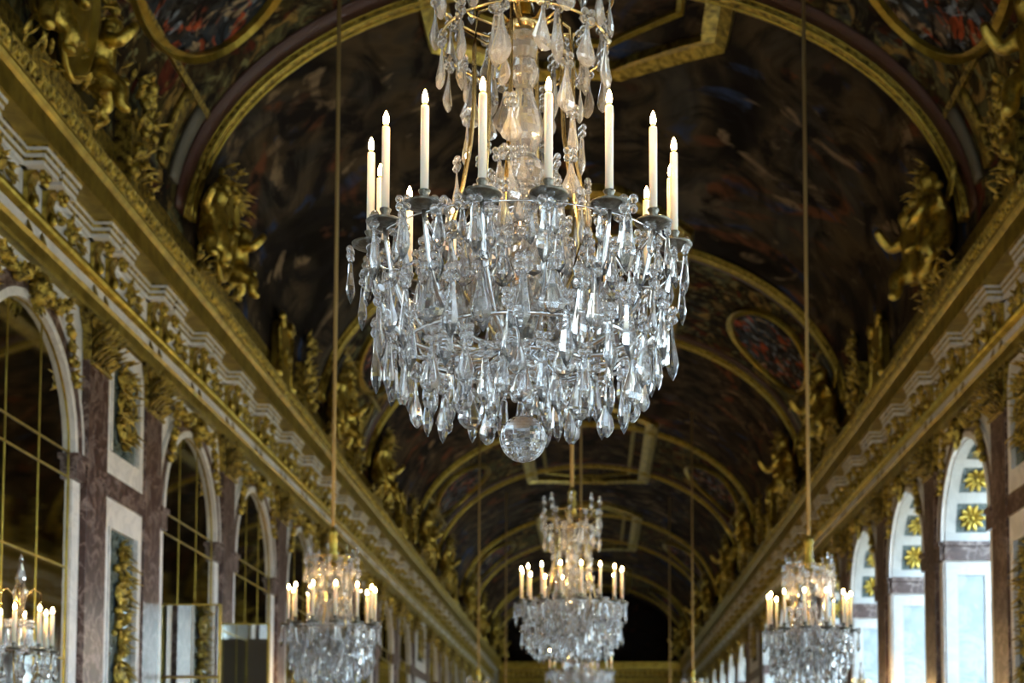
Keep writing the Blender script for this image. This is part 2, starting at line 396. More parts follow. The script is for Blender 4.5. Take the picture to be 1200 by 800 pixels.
# window embrasures on the right wall
def window_parts(root):
    D = .85
    out = []
    m = MB()      # flat lining frames on both jambs, projecting a little over the inset field
    for q in (-1, 1):
        j = q*OPEN; i = q*(OPEN-.03)
        for (a, b, z0, z1) in ((0, .17, -4.6, -.3), (.56, D-.06, -4.6, -.3), (.17, .56, -.48, -.3), (.17, .56, -4.6, -4.4)):
            m.box((a, j, z0), (b, i, z1))
    n = 60
    def strip(x0, x1, a0, a1, r0=OPEN-.03, r1=OPEN, k=10):
        rr = []
        for t in range(k+1):
            a = a0+(a1-a0)*t/k; c, s = math.cos(a), math.sin(a)
            rr.append([(x0, -r0*c, r0*s), (x1, -r0*c, r0*s), (x1, -r1*c, r1*s), (x0, -r1*c, r1*s)])
        m.rings(rr)
    strip(0, .15, 0, PI, k=40); strip(.60, D-.06, 0, PI, k=40)
    cs = [-.02, 16.5, 45, 73.5, 106.5, 135, 163.5]
    hw = 10.2
    lastend = 0
    for c in cs[1:] + [999]:
        a1 = math.radians(min(c-hw, 180)) if c != 999 else PI
        strip(.15, .60, lastend, a1, k=4); lastend = math.radians(c+hw) if c != 999 else PI
    out.append(('reveal_frame', m, 'marble_white_dimmed'))
    m = MB()
    for q in (-1, 1): m.box((.17, q*(OPEN+.0), -4.5), (.56, q*(OPEN-.008), -.48))
    out.append(('inset_marble_field', m, 'marble_blue'))
    m = MB()
    rr = []
    for t in range(41):
        a = PI*t/40; c, s = math.cos(a), math.sin(a); r0, r1 = OPEN-.006, OPEN
        rr.append([(.15, -r0*c, r0*s), (.6, -r0*c, r0*s), (.6, -r1*c, r1*s), (.15, -r1*c, r1*s)])
    m.rings(rr)
    out.append(('coffer_field', m, 'marble_green'))
    m = MB()
    for q in (-1, 1): m.box((-.02, q*OPEN, -.27), (D-.06, q*(OPEN-.06), 0)); m.box((-.03, q*OPEN, -.06), (D-.06, q*(OPEN-.085), 0))
    out.append(('red_marble_impost', m, 'marble_red'))
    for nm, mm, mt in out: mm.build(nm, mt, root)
    me = None
    for c in cs[1:]:
        a = math.radians(c)
        if me is None:
            m = MB(); m.sm = True
            for k in range(10):
                b = 2*PI*k/10; m.leaf((.03*math.cos(b), .03*math.sin(b), 0.0), (math.cos(b), math.sin(b), .25), .17, .052, (0, 0, .15), (0, 0, 1), 6)
            for k in range(8):
                b = 2*PI*(k+.5)/8; m.leaf((0, 0, .03), (math.cos(b), math.sin(b), .45), .10, .03, (0, 0, .3), (0, 0, 1), 5)
            m.ball((0, 0, .05), .035, 8, 6)
            o = m.build('gilded_rosette', 'gold', root); me = o.data
        else: o = link('gilded_rosette', me, root, (0, 0, 0))
        o.location = (.37, -(OPEN-.01)*math.cos(a), (OPEN-.01)*math.sin(a))
        zax = Vector((0, math.cos(a), -math.sin(a))); xax = Vector((1, 0, 0)); yax = zax.cross(xax)
        o.rotation_euler = Matrix((xax, yax, zax)).transposed().to_euler()
    # the casement itself, near the outer face
    m = MB(); x0, x1 = D-.06, D-.01
    for y in (-.02,): m.box((x0, -.04, -4.6), (x1, .04, OPEN-.02))
    for y in (-.6, .6): m.box((x0, y-.02, -4.6), (x1, y+.02, math.sqrt(OPEN**2-.36)-.02))
    for z in (0, -.9, -1.8, -2.7, -3.6): m.box((x0, -OPEN, z-.025), (x1, OPEN, z+.025))
    for q in (-1, 1): m.box((x0, q*(OPEN-.07), -4.6), (x1, q*OPEN, 0))
    a, b = arch_pts(0, OPEN-.07, 0), arch_pts(0, OPEN, 0)
    m.rings([[(x0, a[k][0], a[k][1]), (x0, b[k][0], b[k][1]), (x1, b[k][0], b[k][1]), (x1, a[k][0], a[k][1])] for k in range(21)])
    m.box((x0, -OPEN, -SPRING+.02), (x1, OPEN, -4.55))
    m.build('casement_frame', 'marble_white', root)
    m = MB(); m.prism([(-OPEN, -4.6)]+arch_pts(0, OPEN, 0)+[(OPEN, -4.6)], 'x', D-.04, D-.03)
    m.build('window_pane', 'window_glass', root)
wproto = struct(empty('window_1', (X(1, WALL), sorted(BAYS)[0], SPRING)))
window_parts(wproto); add_surround(wproto, 1)
reg()
for k, yc in enumerate(sorted(BAYS)[1:]):
    o = copy_tree(wproto); o.name = 'window_%d' % (k+2); o.location.y = yc
for k, yc in enumerate(sorted(BAYS)):         # daylight portals, one in each window opening
    l = bpy.data.lights.new('daylight_opening', 'AREA'); l.shape = 'RECTANGLE'; l.size = 5.9; l.size_y = 2.4; l.cycles.is_portal = True
    o = bpy.data.objects.new('daylight_opening', l); COL.objects.link(o)
    o.location = (X(1, WALL+.88), yc, R(1.7)); o.rotation_euler = (0, PI/2, 0)

# ------------------------------------------------------------------ pilasters
def pilaster_proto(side):
    s = -side; t = WALL-PIL
    root = empty('marble_pilaster', (X(side, WALL), 0, 0))
    m = MB(); m.box((0, -.3, .55), (s*t, .3, R(4.5))); m.build('shaft', 'marble_red', root)
    m = MB(); m.box((0, -.36, 0), (s*(t+.09), .36, .38)); m.box((0, -.34, .38), (s*(t+.06), .34, .46)); m.box((0, -.32, .46), (s*(t+.03), .32, .56)); m.build('base', 'marble_white', root)
    m = MB(); m.sm = True; rnd = random.Random(5)
    z0 = R(4.46)
    m.sm = False
    m.prism([(-.29, z0), (.29, z0), (.33, z0+.35), (.42, z0+.52), (.42, z0+.57), (-.42, z0+.57), (-.42, z0+.52), (-.33, z0+.35)], 'x', 0, s*(t+.02))
    m.tube([(s*(t+.02), -.3, z0+.01), (s*(t+.02), .3, z0+.01)], .025, 6)
    m.sm = True
    for row, (zz, n, L) in enumerate(((.03, 6, .26), (.14, 5, .28), (.24, 6, .26))):
        for k in range(n):
            y = -.26+.52*k/(n-1)
            m.leaf((s*(t+.01), y, z0+zz), (s*.35, (y)*.6, 1), L, .06, (s*.55, y*.3, -.25), (s, 0, .2), 6)
            m.ball((s*(t+.09), y*1.1, z0+zz+L*.8), .028, 6, 4)
    for q in (-1, 1):      # corner volutes and the sunburst in the middle
        m.tube([(s*(t+.06), q*(.36+.05*math.cos(a)*(1-a/16)), z0+.43+.07*math.sin(a)*(1-a/16)) for a in [i*.6 for i in range(16)]], .022, 6)
    for k in range(12):
        a = 2*PI*k/12; m.leaf((s*(t+.08), 0, z0+.46), (s*.2, math.cos(a), math.sin(a)), .12, .025)
    m.ball((s*(t+.1), 0, z0+.46), .05, 8, 6)
    for k in range(26):
        m.leaf((s*(t+.02), rnd.uniform(-.28, .28), z0+rnd.uniform(.05, .45)), (s*.6, rnd.uniform(-.8, .8), rnd.uniform(-.3, 1)), rnd.uniform(.08, .14), .03)
    m.build('gilded_capital', 'gold_dull', root)
    return root
for side, sn in ((-1, 'left'), (1, 'right')):
    p = pilaster_proto(side); reg(); first = True
    vis = [y for y in PILS if y > (14 if side < 0 else 14)]
    for y in [q for q in PILS if q > 11]:
        o = p if first else copy_tree(p)
        first = False
        o.location.y = y
        if y in vis:
            j = vis.index(y)
            lab = 'red marble pilaster with gilded capital, %s wall, %s one from the camera' % (sn, nth(j))
        else:
            lab = 'red marble pilaster just outside the %s edge of the picture' % sn
        tag(o, lab, 'pilaster', 'marble pilasters of the %s wall' % sn)

# ------------------------------------------------------------------ wall panels with gilded trophies between paired pilasters
def trophy_strip(m, s, z0, z1, wd, rnd, dense=1.0):
    n = int((z1-z0)*46*dense); m.sm = True
    m.tube([(s*.03, 0, z0), (s*.04, 0, z1)], .025, 6)
    for k in range(n):
        z = z0+(z1-z0)*k/n; ww = wd*(.55+.45*abs(math.sin(z*5.2)))
        y = rnd.uniform(-ww, ww)
        m.leaf((s*.03, y*.4, z), (s*.4, y/wd, rnd.uniform(-.4, 1)), rnd.uniform(.13, .24), .042, (s*.2, 0, -.3))
        if k % 2 == 0: m.ball((s*.05, y*.8, z), rnd.uniform(.03, .06), 6, 4)
    for zc in [z0+(z1-z0)*f for f in (.2, .5, .8)]:    # shields, helmets and scrolls
        m.ball((s*.05, 0, zc), .1, 10, 6, (.45, wd*6, 1.3))
        m.tube([(s*.07, wd*.85*math.cos(a), zc+.15*math.sin(a)) for a in [i*2*PI/14 for i in range(14)]], .018, 6, 1, None, True)
def panel_mesh_objects(side, ya, yb, label):
    s = -side; w = (yb-ya)/2-.30; yc = (ya+yb)/2; rw = min(w-.17, .9)*1.0
    root = empty('gilded_wall_panel', (X(side, WALL), yc, 0), 0, label, 'wall panel', 'panels with gilded trophies between pilasters')
    m = MB(); d = s*.045; zt = R(5.0)
    for (a, b) in ((R(.2)-1.2, R(3.16)), (R(3.42), zt)):
        iz0, iz1 = a+.28, b-.32
        if b == zt: iz1 = R(4.80)
        m.box((0, -w, a), (d, -rw, b)); m.box((0, rw, a), (d, w, b)); m.box((0, -rw, a), (d, rw, iz0)); m.box((0, -rw, iz1), (d, rw, b))
        for q in (-1, 1): m.box((0, q*rw, iz0), (d*1.5, q*(rw-.03), iz1))
    m.build('white_marble_frame', 'marble_white', root)
    m = MB(); m.box((0, -w, R(3.16)), (s*.07, w, R(3.42))); m.build('red_marble_band', 'marble_red', root)
    m = MB(); m.box((0, -rw, .8), (s*.01, rw, R(3.0))); m.box((0, -rw, R(3.6)), (s*.01, rw, R(4.9))); m.build('inset_marble_field', 'marble_green', root)
    rnd = random.Random(int(yc*10))
    m = MB(); trophy_strip(m, s, 1.3, R(2.72), rw*.62, rnd); m.build('gilded_trophy', 'gold_leafy', root)
    m = MB(); trophy_strip(m, s, R(3.85), R(4.78), rw*.75, rnd); m.build('gilded_trophy', 'gold_leafy', root)
for side, sn in ((-1, 'left'), (1, 'right')):
    for k, (a, b) in enumerate(PANELS):
        panel_mesh_objects(side, a, b, 'tall marble panel with gilded trophies on the %s wall, %s' % (sn, 'nearest the camera' if k == 0 else 'far down the hall'))

# ------------------------------------------------------------------ entablature, both sides
def entablature(side, name):
    s = side
    def P(pts): return [(X(s, h), R(z)) for h, z in pts]
    root = MB(); root.prism(P([(5.19, 5.42), (5.19, 6.0), (5.4, 6.0), (5.4, 5.42)]), 'y', YA, YB); rt = struct(root.build(name, 'marble_white'))
    m = MB(); m.prism(P([(5.25, 5.02), (5.17, 5.03), (5.16, 5.07), (5.18, 5.09), (5.17, 5.19), (5.14, 5.225), (5.25, 5.24)]), 'y', YA, YB); m.build('gilded_architrave', 'gold_smooth', rt)
    m = MB(); m.prism(P([(5.25, 5.225), (5.19, 5.225), (5.19, 5.38), (5.25, 5.38)]), 'y', YA, YB); m.build('marble_fascia', 'marble_white', rt)
    m = MB(); m.sm = True
    m.prism(P([(5.25, 5.37), (5.18, 5.37)]+[(5.17-.055*math.sin(PI*k/8), 5.44-.055*math.cos(PI*k/8)) for k in range(9)]+[(5.17, 5.51), (5.25, 5.51)]), 'y', YA, YB); m.build('gilded_torus', 'gold_smooth', rt)
    m = MB(); m.prism(P([(5.2, 5.965), (4.88, 5.965), (4.875, 6.0), (4.868, 6.19), (4.84, 6.215), (4.82, 6.25), (4.82, 6.28), (5.2, 6.3)]), 'y', YA, YB); m.build('gilded_corona', 'gold_smooth', rt)
    m = MB(); m.prism(P([(5.2, 6.28), (4.83, 6.28), (4.815, 6.31), (4.79, 6.36), (4.77, 6.40), (4.77, 6.43), (5.2, 6.44)]), 'y', YA, YB); m.build('gilded_leaf_cymatium', 'gold_leafy', rt)
    # the row of leaves on the cymatium
    m = MB(); m.sm = True; y = 11.0
    while y < 48:
        m.ball((X(s, 4.80), y, R(6.355)), .045, 6, 4, (.7, .8, 1.5)); y += .115
    m.build('leaf_moulding', 'gold_leafy', rt)
    # stepped line mouldings that break forward over each pair of consoles
    wm, gm_ = MB(), MB()
    cents = []
    yy = PILS[0]
    for a, b in zip(PILS[:-1], PILS[1:]):
        cents.append(a)
        if b-a > 3: cents.append((a+b)/2)
    cents.append(PILS[-1])
    layers = [(5.785, 5.826, 0, 'w'), (5.826, 5.856, .005, 'g'), (5.856, 5.892, .016, 'w'), (5.892, 5.92, .03, 'g'), (5.92, 5.95, .042, 'w'), (5.95, 5.967, .05, 'g')]
    for z0, z1, o, c in layers:
        mm = wm if c == 'w' else gm_
        mm.box((X(s, 5.2), YA, R(z0)), (X(s, 5.14-o), YB, R(z1)))
        for yc in cents:
            for q in (-.23, .23):
                mm.box((X(s, 5.2), yc+q-.19-o*.6, R(z0)), (X(s, 4.955-o), yc+q+.19+o*.6, R(z1)))
    wm.build('white_line_moulding', 'marble_white', rt); gm_.build('gilded_line_moulding', 'gold_leafy', rt)
    m = MB(); m.sm = False
    base = None; near = sorted([c for c in cents if c > 11.3])[:44]
    sg = -s
    for yc in near:
        for q in (-.23, .23):
            if base is None:
                prof = [(0, -.30), (.035, -.30), (.05, -.22), (.04, -.12), (.07, -.02), (.13, .03), (.19, .02), (.215, -.03), (.20, .05), (0, .05)]
                m = MB(); m.prism([(sg*a, b) for a, b in prof], 'y', -.085, .085)
                m.sm = True
                for k in range(7):
                    a = 2*PI*k/7
                    m.ball((sg*(.17), .055*math.cos(a), -.03+.055*math.sin(a)), .035, 6, 4)
                m.ball((sg*.205, 0, -.03), .04, 6, 4); m.ball((sg*.08, 0, -.24), .05, 6, 4, (1, .8, 1.5))
                m.leaf((sg*.05, 0, -.06), (sg*.3, 0, -1), .2, .05, (0, 0, 0), (sg, 0, 0))
                o = m.build('scroll_console', 'gold', rt); base = o.data
            else: o = link('scroll_console', base, rt, (0, 0, 0))
            o.location = (X(s, 5.19), yc+q, R(5.76))
    # gilded trophies on the white frieze between the consoles
    base = None
    for a, b in zip(near[:-1], near[1:]):
        yc = (a+b)/2
        if base is None:
            m = MB(); m.sm = True; rnd = random.Random(11)
            m.ball((sg*.02, 0, 0), .12, 10, 6, (.5, .9, 1.0))
            for k in range(20):
                t = rnd.uniform(-1, 1); yy = t*.42; zz = rnd.uniform(-.12, .12)*(1-.3*abs(t))
                m.leaf((sg*.01, yy*.7, zz*.6), (sg*.4, t*1.5, zz*6), rnd.uniform(.1, .17), .03, (0, 0, rnd.uniform(-.3, .3)))
                if k % 2: m.ball((sg*.03, yy, zz), rnd.uniform(.02, .04), 6, 4)
            o = m.build('frieze_ornament', 'gold_leafy', rt); base = o.data
        else: o = link('frieze_ornament', base, rt, (0, 0, 0))
        o.location = (X(s, 5.19), yc, R(5.64)); o.scale = (1, 1, 1)
    # small dark bronze ornaments on the white fascia under every pilaster axis
    base = None
    for yc in [c for c in cents if c > 11.3]:
        if base is None:
            m = MB(); m.sm = True
            for q in (-.17, .17):
                for k in range(5): m.leaf((sg*.0, q, .06), (sg*.2, (k-2)*.3, -1), .13, .022, (0, 0, 0), (sg, 0, 0))
            o = m.build('fascia_palmette', 'gold_dull', rt); base = o.data
        else: o = link('fascia_palmette', base, rt, (0, 0, 0))
        o.location = (X(s, 5.19), yc, R(5.30))
    return rt
entablature(-1, 'trim_1'); entablature(1, 'trim_2')

# end wall entablature and lunette
m = MB(); m.box((XC-5.0, YB-.12, R(5.03)), (XC+5.0, YB, R(6.0))); e = struct(m.build('trim_3', 'gold_dull'))
m = MB(); m.prism([(YB-.12, R(5.96)), (YB-.42, R(5.98)), (YB-.46, R(6.2)), (YB-.56, R(6.4)), (YB, R(6.44))], 'x', XC-4.9, XC+4.9); m.build('gilded_corona', 'gold_smooth', e)
m = MB(); m.box((XC-5, YB-.15, R(5.03)), (XC+5, YB-.1, R(5.22))); m.box((XC-5, YB-.18, R(5.4)), (XC+5, YB-.1, R(5.5))); m.build('gilded_architrave', 'gold_smooth', e)
m = MB()
for k in range(36):
    x = XC-4.7+9.4*k/35; m.box((x-.07, YB-.36, R(5.68)), (x+.07, YB-.1, R(5.95)))
m.build('dentil_row', 'gold', e)
m = MB(); pts = [(XC+VA*math.cos(PI*k/32), VZ+VB*math.sin(PI*k/32)) for k in range(33)]
m.prism([(XC-VA, R(6.0))]+pts[::-1]+[(XC+VA, R(6.0))], 'y', YB+.0, YB+.12); struct(m.build('wall_lunette', 'painting_dark'))

# ------------------------------------------------------------------ vault
def vault_patch(y0, y1, mat, name, parent=None, ins=0, t0=0, t1=PI, n=48, ny=6, thick=.10):
    m = MB(); m.sm = True
    for j in range(ny):
        a, b = y0+(y1-y0)*j/ny, y0+(y1-y0)*(j+1)/ny
        for k in range(n):
            u, v = t0+(t1-t0)*k/n, t0+(t1-t0)*(k+1)/n
            p, q = vault(u, ins), vault(v, ins)
            m.add([(p.x, a, p.z), (q.x, a, q.z), (q.x, b, q.z), (p.x, b, p.z)], [(0, 1, 2, 3)])
    return m.build(name, mat, parent)
m = MB(); m.sm = True       # outer shell, thick, carries everything
rr = []
for k in range(49):
    p, q = vault(PI*k/48, -.02), vault(PI*k/48, -.5)
    rr.append([(p.x, YA, p.z), (p.x, YB+.1, p.z), (q.x, YB+.1, q.z), (q.x, YA, q.z)])
m.rings(rr); ceiling = struct(m.build('ceiling', 'painting_dark'))
m = MB()
for s in (-1, 1): m.box((X(s, 5.0), YA, R(6.3)), (X(s, 5.5), YB+.1, R(6.95)))
m.build('attic_course', 'gold_dull', ceiling)
segs = [YA] + RIBS + [YB+.1]
for i, (a, b) in enumerate(zip(segs[:-1], segs[1:])):
    band = (i % 2 == 0 and i > 0) if True else False
    # ribs 3.5|12.1|17.5 : painting 3.5-12.1, band 12.1-17.5, ...
    band = (i % 2 == 0)
    mt = 'painting_band' if band else ('painting_sky' if i % 4 == 3 else 'painting_battle')
    vault_patch(a, b, mt, 'painted_vault_field', ceiling, 0.0)
def rib(y, other):
    root = MB(); root.sm = True
    hy = .08
    rings = []; n = 60
    for k in range(n+1):
        t = .06+(PI-.12)*k/n
        a, b = vault(t, 0), vault(t, .10)
        rings.append([(a.x, y-hy, a.z), (b.x, y-hy, b.z), (b.x, y+hy, b.z), (a.x, y+hy, a.z)])
    root.rings(rings); o = struct(root.build('trim_%d' % (4+RIBS.index(y)), 'gold_leafy'))
    m = MB(); m.sm = True
    for dy, ins, r in ((-hy, .10, .022), (-hy, .02, .02), (hy, .10, .022)):
        m.tube([(vault(.06+(PI-.12)*k/n, ins).x, y+dy, vault(.06+(PI-.12)*k/n, ins).z) for k in range(n+1)], r, 6)
    m.build('gilded_bead', 'gold_smooth', o)
    m = MB(); m.sm = True; rings = []
    y0, y1 = (y-.45, y-.11) if other < 0 else (y+.11, y+.45)
    for k in range(n+1):
        t = .06+(PI-.12)*k/n; a, b = vault(t, 0), vault(t, .03)
        rings.append([(a.x, y0, a.z), (b.x, y0, b.z), (b.x, y1, b.z), (a.x, y1, a.z)])
    m.rings(rings); m.build('maroon_border', 'maroon', o)
for i, y in enumerate(RIBS):
    rib(y, -1 if i % 2 == 0 else 1)      # the maroon border lies on the side of the painted band
# central octagonal frames, oval medallions and painted piers of each band
def on_vault(u, y, ins):                 # u = signed arc distance from the crown
    t = PI/2 - u/4.35; p = vault(t, ins); return Vector((p.x, y, p.z))
def frame_loop(pts, name, mat, parent, width, ht, seg=8):
    """closed raised frame over the vault through (u, y) points"""
    P = []
    for (u0, y0), (u1, y1) in zip(pts, pts[1:]+pts[:1]):
        n = max(2, int(math.hypot(u1-u0, y1-y0)/.35))
        P += [(u0+(u1-u0)*k/n, y0+(y1-y0)*k/n) for k in range(n)]
    N = len(P); rings = []
    for i, (u, y) in enumerate(P):
        a, b = P[i-1], P[(i+1) % N]; tu, ty = b[0]-a[0], b[1]-a[1]; L = math.hypot(tu, ty) or 1
        nu, ny_ = ty/L, -tu/L
        rings.append([on_vault(u-nu*width/2, y-ny_*width/2, -.01), on_vault(u-nu*width/2, y-ny_*width/2, ht), on_vault(u, y, ht*.45),
                      on_vault(u+nu*width/2, y+ny_*width/2, ht), on_vault(u+nu*width/2, y+ny_*width/2, -.01)])
    m = MB(); m.rings(rings, True); return m.build(name, mat, parent)
bandno = 0
for i in range(1, len(RIBS)-1, 2):
    a, b = RIBS[i], RIBS[i+1]; c = (a+b)/2
    if c > 72: continue
    bandno += 1
    L = (b-a)/2
    oct_ = [(-1.68, c-L-.9), (-1.68, c+L+1.1), (-1.1, c+L+1.7), (-.5, c+L+2.3), (.5, c+L+2.3), (1.1, c+L+1.7), (1.68, c+L+1.1), (1.68, c-L-.9), (1.1, c-L-1.5), (.5, c-L-2.1), (-.5, c-L-2.1), (-1.1, c-L-1.5)]
    root = struct(frame_loop(oct_, 'trim_%d' % (20+bandno), 'gold', None, .34, .12))
    frame_loop([(u*.72, c+(y-c)*.86) for u, y in oct_], 'inner_frame', 'gold_smooth', root, .10, .07)
    # field inside the frame
    m = MB(); m.sm = True
    for j in range(12):
        yy0, yy1 = c-L-1.3+(2*L+2.8)*j/12, c-L-1.3+(2*L+2.8)*(j+1)/12
        for k in range(10):
            u0, u1 = -1.6+3.2*k/10, -1.6+3.2*(k+1)/10
            m.add([on_vault(u0, yy0, .012), on_vault(u1, yy0, .012), on_vault(u1, yy1, .012), on_vault(u0, yy1, .012)], [(0, 1, 2, 3)])
    m.build('painted_field', 'painting_battle', root)
    for s in (-1, 1):
        ov = [(s*(4.05)+1.15*math.cos(q), c+1.55*math.sin(q)) for q in [2*PI*k/40 for k in range(40)]]
        fr = struct(frame_loop(ov, 'trim_%d' % (30+2*bandno+(s > 0)), 'gold_smooth', None, .13, .09))
        m = MB(); m.sm = True
        for j in range(40):
            q0, q1 = 2*PI*j/40, 2*PI*(j+1)/40
            for r0, r1 in ((0, .33), (.33, .66), (.66, 1)):
                pts = [(s*4.05+1.12*r*math.cos(q), c+1.52*r*math.sin(q)) for r, q in ((r0, q0), (r1, q0), (r1, q1), (r0, q1))]
                if r0 == 0: pts = pts[:3] if False else pts[1:3]+[pts[0]]
                m.add([on_vault(u, y, .02) for u, y in pts], [tuple(range(len(pts)))])
        m.build('painted_medallion', 'painting_medallion', fr)
        # painted and gilded piers that carry the medallion
        for q, (dy, mt) in enumerate(((-2.0, 'stone_paint'), (-1.55, 'gold_dull'), (1.55, 'gold_dull'), (2.0, 'stone_paint'))):
            m = MB(); m.sm = True; rings = []
            for k in range(9):
                u = s*(5.15+1.15*k/8); y = c+dy
                rings.append([on_vault(u, y-.12, 0), on_vault(u, y-.12, .06), on_vault(u, y+.12, .06), on_vault(u, y+.12, 0)])
            m.rings(rings); m.build('painted_pier', mt, fr)
        m = MB(); rings = []
        for k in range(9):
            y = c-2.2+4.4*k/8; rings.append([on_vault(s*5.05, y, 0), on_vault(s*5.05, y, .05), on_vault(s*5.14, y, .05), on_vault(s*5.14, y, 0)])
        m.rings(rings); m.build('pier_ledge', 'gold_dull', fr)

# ------------------------------------------------------------------ gilded sculpture standing on the cornice
def skin_figure(name, joints, edges, parent, mat, loc=(0, 0, 0), rz=0, sc=1):
    me = bpy.data.meshes.new(name); me.from_pydata([j[:3] for j in joints], edges, [])
    o = bpy.data.objects.new(name, me); COL.objects.link(o); o.parent = parent; o.location = loc; o.rotation_euler = (0, 0, rz); o.scale = (sc, sc, sc)
    md = o.modifiers.new('skin', 'SKIN'); me.materials.append(MATS[mat])
    for k, j in enumerate(joints): me.skin_vertices[0].data[k].radius = (j[3], j[3])
    me.skin_vertices[0].data[0].use_root = True
    sb = o.modifiers.new('sub', 'SUBSURF'); sb.levels = 1; sb.render_levels = 2
    return o
PUTTO = ([(0, 0, .32, .15), (0, .01, .45, .15), (0, .02, .60, .145), (0, .03, .72, .075), (0, .05, .82, .12), (0, .06, .93, .10),
          (.15, .02, .64, .08), (.27, .10, .60, .065), (.30, .20, .74, .05), (.29, .24, .82, .045),
          (-.15, .02, .62, .08), (-.25, .12, .48, .065), (-.16, .25, .42, .05), (-.10, .29, .42, .045),
          (.09, .03, .26, .12), (.17, .20, .24, .095), (.17, .22, .06, .07), (.17, .32, .03, .05),
          (-.09, .03, .26, .12), (-.18, .15, .18, .09), (-.17, .08, .04, .065), (-.18, .18, .02, .05)],
         [(0, 1), (1, 2), (2, 3), (3, 4), (4, 5), (2, 6), (6, 7), (7, 8), (8, 9), (2, 10), (10, 11), (11, 12), (12, 13), (0, 14), (14, 15), (15, 16), (16, 17), (0, 18), (18, 19), (19, 20), (20, 21)])
def trophy_group(side, y, label, seed, tall=1.0):
    s = -side                      # room direction is +x*s
    t = empty('gilded_sculpture_group', (X(side, 4.93), y, R(6.43)), 0, label, 'sculpture', 'gilded sculpture groups on the cornices')
    rnd = random.Random(seed); t.location.x = X(side, 4.86); t.rotation_euler = (0, s*.14, 0)
    m = MB(); m.box((s*-.1, -.75, -.02), (s*.08, .75, .10)); m.box((s*-.1, -.6, .1), (s*.05, .6, .22)); m.build('plinth', 'gold_dull', t)
    m = MB(); m.sm = True; H = .62; W = .40
    for k in range(1):
        rings = []
        for rr_, dx in ((1.0, .06), (1.0, .12), (.86, .13), (.80, .08), (.4, .12), (.05, .14)):
            rings.append([(s*(dx+.02), W*rr_*math.cos(a), .80+H*rr_*math.sin(a)) for a in [2*PI*i/28 for i in range(28)]])
        m.rings(rings)
    m.build('oval_shield', 'gold_smooth', t)
    for q in (-1, 1):
        f = skin_figure('putto_figure', *PUTTO, t, 'gold', (s*.10, q*.62, .2), (PI/2*(1 if s < 0 else -1)) + q*.5, 1.05*tall)
        m = MB(); m.sm = True
        for k in range(9): m.leaf((0, -.08, .6), (q*(.3+.1*k), -.5, 1-.16*k), .38-.02*k, .05, (0, -.1, .1), (0, 1, 0))
        w_ = m.build('wing', 'gold', f)
    m = MB(); m.sm = True
    for k in range(46):
        yy = rnd.uniform(-1, 1); zz = 1.05+.45*(1-yy*yy)+rnd.uniform(-.2, .2)
        m.leaf((s*.05, yy*.62, zz), (s*rnd.uniform(.1, .8), yy+rnd.uniform(-.5, .5), rnd.uniform(-.3, 1)), rnd.uniform(.15, .3), rnd.uniform(.035, .06), (s*.2, 0, -.3))
        if k % 2 == 0: m.ball((s*rnd.uniform(.05, .2), yy*.7, zz*.95), rnd.uniform(.04, .08), 7, 5)
    m.build('leaf_and_fruit_crown', 'gold_leafy', t)
    m = MB(); m.sm = True
    for k in range(40):
        yy = rnd.uniform(-1, 1)
        m.leaf((s*.05, yy*.95, rnd.uniform(.08, .6)*(1.1-abs(yy)*.5)), (s*rnd.uniform(.1, .9), rnd.uniform(-1, 1), rnd.uniform(-.2, 1)), rnd.uniform(.14, .26), rnd.uniform(.035, .05))
    m.build('foliage', 'gold_leafy', t)
    return t
def cartouche(side, y, label):
    s = -side
    t = empty('scrolled_cartouche', (X(side, 4.92), y, R(6.43)), 0, label, 'cartouche', 'scrolled cartouches on the cornices')
    m = MB(); m.prism([(-.46, 0), (.46, 0), (.40, .35), (.38, .72), (.30, .98), (.12, 1.08), (-.12, 1.08), (-.30, .98), (-.38, .72), (-.40, .35)], 'x', s*-.04, s*.10); m.build('tablet', 'gold_smooth', t)
    m = MB(); m.sm = True
    for q in (-1, 1):
        m.tube([(s*.12, q*(.30+.13*math.cos(a)*(1-a/11)), .98+.13*math.sin(a)*(1-a/11)) for a in [i*.55 for i in range(18)]], .05, 7)
        m.tube([(s*.10, q*(.47-.08*math.sin(z*3.3)), z) for z in [i*.1 for i in range(10)]], .045, 7)
        m.ball((s*.1, q*.52, .08), .09, 8, 6)
    m.build('gilded_scrollwork', 'gold', t)
    m = MB(); m.sm = True
    for k in range(7): m.leaf((s*.1, 0, .45), (s*.3, math.cos(k*.9), math.sin(k*.9)), .22, .05)
    m.ball((s*.13, 0, .45), .08, 8, 6); m.build('relief_flower', 'gold_leafy', t)
def torch_cluster(side, y, label, seed):
    s = -side; rnd = random.Random(seed)
    t = empty('gilded_foliage_trophy', (X(side, 4.93), y, R(6.43)), 0, label, 'sculpture', 'gilded foliage trophies on the cornices')
    m = MB(); m.box((-s*.08, -.28, 0), (s*.12, .28, .75)); m.box((-s*.1, -.34, .75), (s*.16, .34, .84)); m.build('pedestal', 'gold_dull', t)
    m = MB(); m.sm = True
    for k in range(50):
        h = rnd.uniform(.1, 1.35); yy = rnd.gauss(0, .22)
        m.leaf((s*.12, yy, h), (s*rnd.uniform(.1, .8), rnd.uniform(-.8, .8), rnd.uniform(-.3, 1)), rnd.uniform(.14, .26), .045)
        if k % 3 == 0: m.ball((s*.18, yy, h), rnd.uniform(.04, .08), 7, 5)
    m.build('leafwork', 'gold_leafy', t)
gy = []
for i, y in enumerate(RIBS):
    if y < 11: continue
    gy.append(y+.75 if i % 2 == 0 else y+.8)
